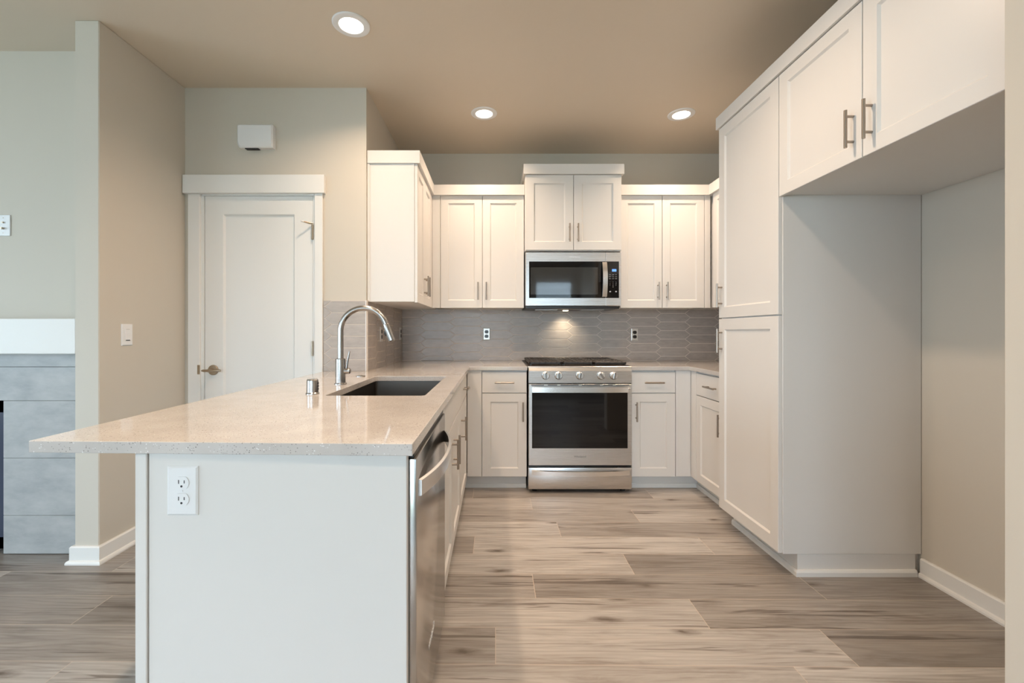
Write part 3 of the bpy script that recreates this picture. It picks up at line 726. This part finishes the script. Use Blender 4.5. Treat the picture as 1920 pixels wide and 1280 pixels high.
# ------------------------------------------------------------------ microwave
mw = thing('microwave', 'stainless steel over-the-range microwave under the raised cabinet', 'microwave', (0.615, 3.7, 1.36))
MX0, MX1 = 0.2365, 0.9925; YF = 3.485; MZ0, MZ1 = 1.372, 1.796
MB().box(MX0, MX1, YF + 0.035, YB - 0.013, 1.352, 1.804, 0.002).build('body', 'black', mw)
FF = FY(YF)
xs_ = (1136.3 - 929) / FPX * 3.455
md = MB(); fbox(md, FF, MX0, xs_ - 0.001, MZ0, MZ1, -0.034, 0.022, 0.003); md = md.build('door', 'steel', mw)
mc = MB(); fbox(mc, FF, xs_ + 0.001, MX1, MZ0, MZ1, -0.034, 0.022, 0.003); mc = mc.build('control_panel', 'steel', mw)
YFF = 3.463; zf = lambda y: H + (621.5 - y) / FPX * YFF; xf = lambda x: (x - 929) / FPX * YFF
FG = FY(YFF)
wn = fbox(MB(), FG, xf(992), xs_ - 0.0015, zf(558.5), zf(490), -0.002, 0.0015, 0.001).build('window', 'glass', md)
wi = mat('microwave_mesh_screen', (0.03, 0.031, 0.031), 0.04, spec=0.9, coat=0.3)
fbox(MB(), FG, xf(995), xf(1121), zf(552), zf(501), 0.0012, 0.0020, 0.0).build('mesh_screen', wi, wn)
bowed(lambda u, v, w: (v, YFF - w, u), zf(556.5), zf(491.5), xf(1133), 0.040, 0.004, 0.026, 0.008, p=2.2).build('handle', 'steelh', md)
kp = fbox(MB(), FG, xs_ + 0.0015, xf(1160.5), zf(558.5), zf(490), -0.002, 0.0015, 0.001).build('keypad', 'glass', mc)
fbox(MB(), FG, xf(1147.5), xf(1155.5), zf(509), zf(504.5), 0.001, 0.0022).build('display', 'lcd', kp)
for y in (515, 518.8, 522.5):
    for x in (1143.5, 1149.3, 1155): fbox(MB(), FG, xf(x) - 0.007, xf(x) + 0.007, zf(y) - 0.0012, zf(y) + 0.0012, 0.001, 0.0019).build('button', 'print', kp)
for x, y in ((1144, 546.5), (1155, 546.5)): fbox(MB(), FG, xf(x) - 0.006, xf(x) + 0.006, zf(y) - 0.005, zf(y) + 0.005, 0.001, 0.0019).build('button', 'print', kp)
dg = '123456789 0 '
for i, s in enumerate(dg):
    if s != ' ': text(s, 0.010, FG, xf((1143.7, 1149.4, 1154.8)[i % 3]), zf((528.3, 531.5, 534.6, 537.8)[i // 3]), 0.0016, 'print', kp, 'digit', ext=0.0002)
text('Whirlpool', 0.021, FG, xf(1077.5), zf(481.5), 0.0003, 'logol', md)
MB().box(MX0 + 0.006, MX1 - 0.03, YF - 0.018, YF + 0.3, 1.350, 1.3715, 0.002).build('underside', 'black', mw)
for X in (0.42, 0.80):
    MB().box(X - 0.09, X + 0.09, 3.60, 3.70, 1.346, 1.3505).build('grease_filter', 'steel', mw)
MB().lathe((0.60, 3.76, 1.3495), [(0, 0), (0.024, 0), (0.024, -0.004), (0, -0.004)], 20).build('task_lamp', mat('task_lamp_lens', (1, 1, 1), 0.4, emis=(1, 0.85, 0.6), estr=6), mw)
ld = bpy.data.lights.new('task_light', 'SPOT'); ld.energy = 5.0; ld.color = (1.0, 0.82, 0.58); ld.spot_size = math.radians(120); ld.spot_blend = 1; ld.shadow_soft_size = 0.02
lo = bpy.data.objects.new('task_light', ld); COL.objects.link(lo); lo.parent = mw; lo.location = Vector((0.60, 3.765, 1.338)) - ORG[mw.name]; lo.rotation_euler = (math.radians(12), 0, 0)

# ------------------------------------------------------------------ outlets, switch
def duplex(label, F, u, v, loc, face='plastic', plate='plastic', pw=0.0715, ph=0.1145, group=None, w0=0.0):
    r = thing('outlet', label, 'outlet', loc, group)
    mb = MB()
    def ring(d, w): return [F(u - pw / 2 + d, v - ph / 2 + d, w), F(u + pw / 2 - d, v - ph / 2 + d, w), F(u + pw / 2 - d, v + ph / 2 - d, w), F(u - pw / 2 + d, v + ph / 2 - d, w)]
    mb.grid([ring(0, w0), ring(0, w0 + 0.0025), ring(0.004, w0 + 0.0055)]); mb.build('plate', plate, r)
    for s in (-1, 1):
        cv = v + s * 0.0195; rr_ = 0.0172; pts = []
        for k in range(28):
            a = 2 * math.pi * k / 28; pts.append((u + rr_ * math.cos(a), cv + max(-0.0143, min(0.0143, rr_ * math.sin(a)))))
        m_ = MB(); m_.grid([[F(a, c, w0 + 0.005) for a, c in pts], [F(a, c, w0 + 0.0075) for a, c in pts]])
        rc = m_.build('receptacle', face, r)
        if face == 'plastic':
            k_ = MB()
            fbox(k_, F, u - 0.0075, u - 0.0055, cv - 0.002, cv + 0.007, w0 + 0.007, w0 + 0.0078); fbox(k_, F, u + 0.0055, u + 0.0075, cv - 0.001, cv + 0.006, w0 + 0.007, w0 + 0.0078)
            k_.tube([F(u, cv - 0.008, w0 + 0.0065), F(u, cv - 0.008, w0 + 0.0078)], 0.0026, 16); k_.build('slots', 'slot', rc)
    m_ = MB(); m_.tube([F(u, v, w0 + 0.005), F(u, v, w0 + 0.0068)], 0.0022, 12); m_.build('screw', 'plastic' if face == 'plastic' else 'nickel', r)
    return r
FE = FY(1.031)
duplex('large white duplex outlet on the island end panel', FE, (342.7 - 929) / FPX * 1.028, H - (919.5 - 621.5) / FPX * 1.028, (-0.732, 1.031, 0.8))
metal = mat('outlet_strap_metal', (0.72, 0.70, 0.66), 0.35, 0.6)
FBs = FY(YB - 0.010); FNs = FXp(XN + 0.010)
duplex('black duplex outlet in a pale frame on the tile left of the range', FBs, (912.3 - 929) / FPX * 3.872, H - (626 - 621.5) / FPX * 3.872, (-0.078, YB - 0.01, 1.1), 'black', metal, 0.060, 0.105)
duplex('black duplex outlet in a pale frame on the tile right of the range', FBs, (1190 - 929) / FPX * 3.872, H - (627 - 621.5) / FPX * 3.872, (1.227, YB - 0.01, 1.1), 'black', metal, 0.060, 0.105)
duplex('black outlet on the nook side tile, the one nearer the faucet', FNs, 3.163, 1.150, (XN + 0.01, 3.163, 1.15), 'black', metal, 0.060, 0.105)
duplex('black outlet on the nook side tile, the one close to the back corner', FNs, 3.80, 1.152, (XN + 0.01, 3.80, 1.15), 'black', metal, 0.060, 0.105)
# dimmer switch on left wall
FW = FXp(XL); u, v = 2.385, 1.152
sw = thing('light_switch', 'white dimmer switch on the beige side wall left of the door', 'switch', (XL, u, v))
mb = MB()
def ring(d, w, pw=0.0715, ph=0.1165): return [FW(u - pw / 2 + d, v - ph / 2 + d, w), FW(u + pw / 2 - d, v - ph / 2 + d, w), FW(u + pw / 2 - d, v + ph / 2 - d, w), FW(u - pw / 2 + d, v + ph / 2 - d, w)]
mb.grid([ring(0, 0), ring(0, 0.003), ring(0.004, 0.006)]); mb.build('plate', 'plastic', sw)
pd = fbox(MB(), FW, u - 0.0165, u + 0.0165, v - 0.033, v + 0.033, 0.005, 0.0085, 0.001).build('paddle', 'plastic', sw)
fbox(MB(), FW, u - 0.013, u + 0.013, v - 0.0315, v - 0.0275, 0.008, 0.0092).build('slider', 'slot', pd)
fbox(MB(), FW, u - 0.011, u + 0.011, v + 0.0295, v + 0.0305, 0.008, 0.0089).build('seam', 'slot', pd)
# coax plate on living wall
FL = FY(YLV); u, v = (6.5 - 929) / FPX * 2.46, H + (621.5 - 422.5) / FPX * 2.46
cp = thing('cable_plate', 'white cable wall plate with two jacks above the fireplace mantel', 'wall plate', (u, YLV, v))
fbox(MB(), FL, u - 0.0375, u + 0.0375, v - 0.0585, v + 0.0585, 0, 0.006, 0.002).build('plate', 'plastic', cp)
for dz, rr_, L_ in ((0.016, 0.0045, 0.008), (-0.017, 0.006, 0.014)):
    MB().tube([FL(u + 0.001, v + dz, 0.004), FL(u + 0.001, v + dz, 0.006 + L_)], rr_, 14).build('jack', 'bronze', cp)
for dz in (0.042, -0.042):
    MB().tube([FL(u, v + dz, 0.005), FL(u, v + dz, 0.0068)], 0.003, 12).build('screw', 'nickel', cp)

# ------------------------------------------------------------------ fireplace
fp = thing('fireplace', 'grey tiled fireplace with a white mantel at the left edge of the room', 'fireplace', (-3.0, 2.38, 0))
YT = 2.302; FT = FY(YT); X0, X1 = -3.85, XL - 0.1245
tb = MB()
zrows = [0.004, (H - (966 - 621.5) / FPX * YT), (H - (858.5 - 621.5) / FPX * YT), (H - (751 - 621.5) / FPX * YT), (H - (687.5 - 621.5) / FPX * YT), 1.19]
FXr = (6.3 - 929) / FPX * YT; FXl = -3.45
for j in range(len(zrows) - 1):
    a, c = zrows[j] + 0.0008, zrows[j + 1] - 0.0008
    if j < 3:
        tb.box(FXr, X1, YT, YLV, a, c, 0.001); tb.box(X0, FXl, YT, YLV, a, c, 0.001)
    else: tb.box(X0, X1, YT, YLV, a, c, 0.001)
tb.build('tile_surround', 'stone', fp)
MB().box(X0 - 0.04, X1, 2.225, YLV, H - (663.5 - 621.5) / FPX * 2.225, H + (621.5 - 597) / FPX * 2.225, 0.003).build('mantel', 'trim', fp)
navy = mat('firebox_metal', (0.01, 0.018, 0.05), 0.3)
fb = MB(); fzt = zrows[3] - 0.002
fb.box(FXl + 0.002, FXl + 0.05, YT + 0.004, YT + 0.05, 0.03, fzt); fb.box(FXr - 0.05, FXr - 0.002, YT + 0.004, YT + 0.05, 0.03, fzt)
fb.box(FXl + 0.002, FXr - 0.002, YT + 0.004, YT + 0.05, fzt - 0.06, fzt); fb.box(FXl + 0.002, FXr - 0.002, YT + 0.004, YT + 0.05, 0.03, 0.09)
fb.build('firebox_frame', navy, fp)
MB().box(FXl + 0.05, FXr - 0.05, YT + 0.02, YT + 0.03, 0.09, fzt - 0.06).build('glass_front', 'glass', fp)

# ------------------------------------------------------------------ ceiling lights
def make_downlight(x, y, label, r=0.094, power=1.0, spread=140):
    o = thing('ceiling_light', label, 'ceiling light', (x, y, CEIL), 'recessed ceiling downlights')
    MB().lathe((x, y, CEIL), [(r, 0.0), (r, -0.003), (r - 0.004, -0.006), (0.068, -0.009), (0.061, -0.007), (0.059, -0.003), (0.059, 0.0)], 48).build('trim_ring', 'plastic', o)
    MB().lathe((x, y, CEIL), [(0.0585, 0.0), (0.0585, -0.003), (0.04, -0.0045), (0, -0.005)], 36).build('lens', 'lens', o)
    d = bpy.data.lights.new('downlight_lamp', 'AREA'); d.shape = 'DISK'; d.size = 0.11; d.energy = DOWN_W * power; d.color = WARM
    d.spread = math.radians(spread)
    q = bpy.data.objects.new('downlight_lamp', d); COL.objects.link(q); q.parent = o; q.location = (0, 0, -0.0105)
    return o
make_downlight(-0.74, 2.251, 'round recessed ceiling light nearest the camera, above the door end of the island', power=0.62)
make_downlight(-0.082, 3.165, 'round recessed ceiling light above the cabinets left of the microwave', power=0.44, spread=122)
make_downlight(1.346, 3.180, 'round recessed ceiling light above the cabinets right of the microwave', power=0.44, spread=122)
make_downlight(0.50, 1.85, 'round recessed ceiling light above the aisle, just outside the photo', power=0.95, spread=152)
make_downlight(-0.74, 0.9, 'added fill downlight above the near end of the island, out of view', power=0.7)  # unseen lamp added as warm fill over the near island
make_downlight(0.1, -0.7, 'unseen fill downlight added behind the spot the camera stands on', power=0.8)  # unseen lamp added to even out the frontal light
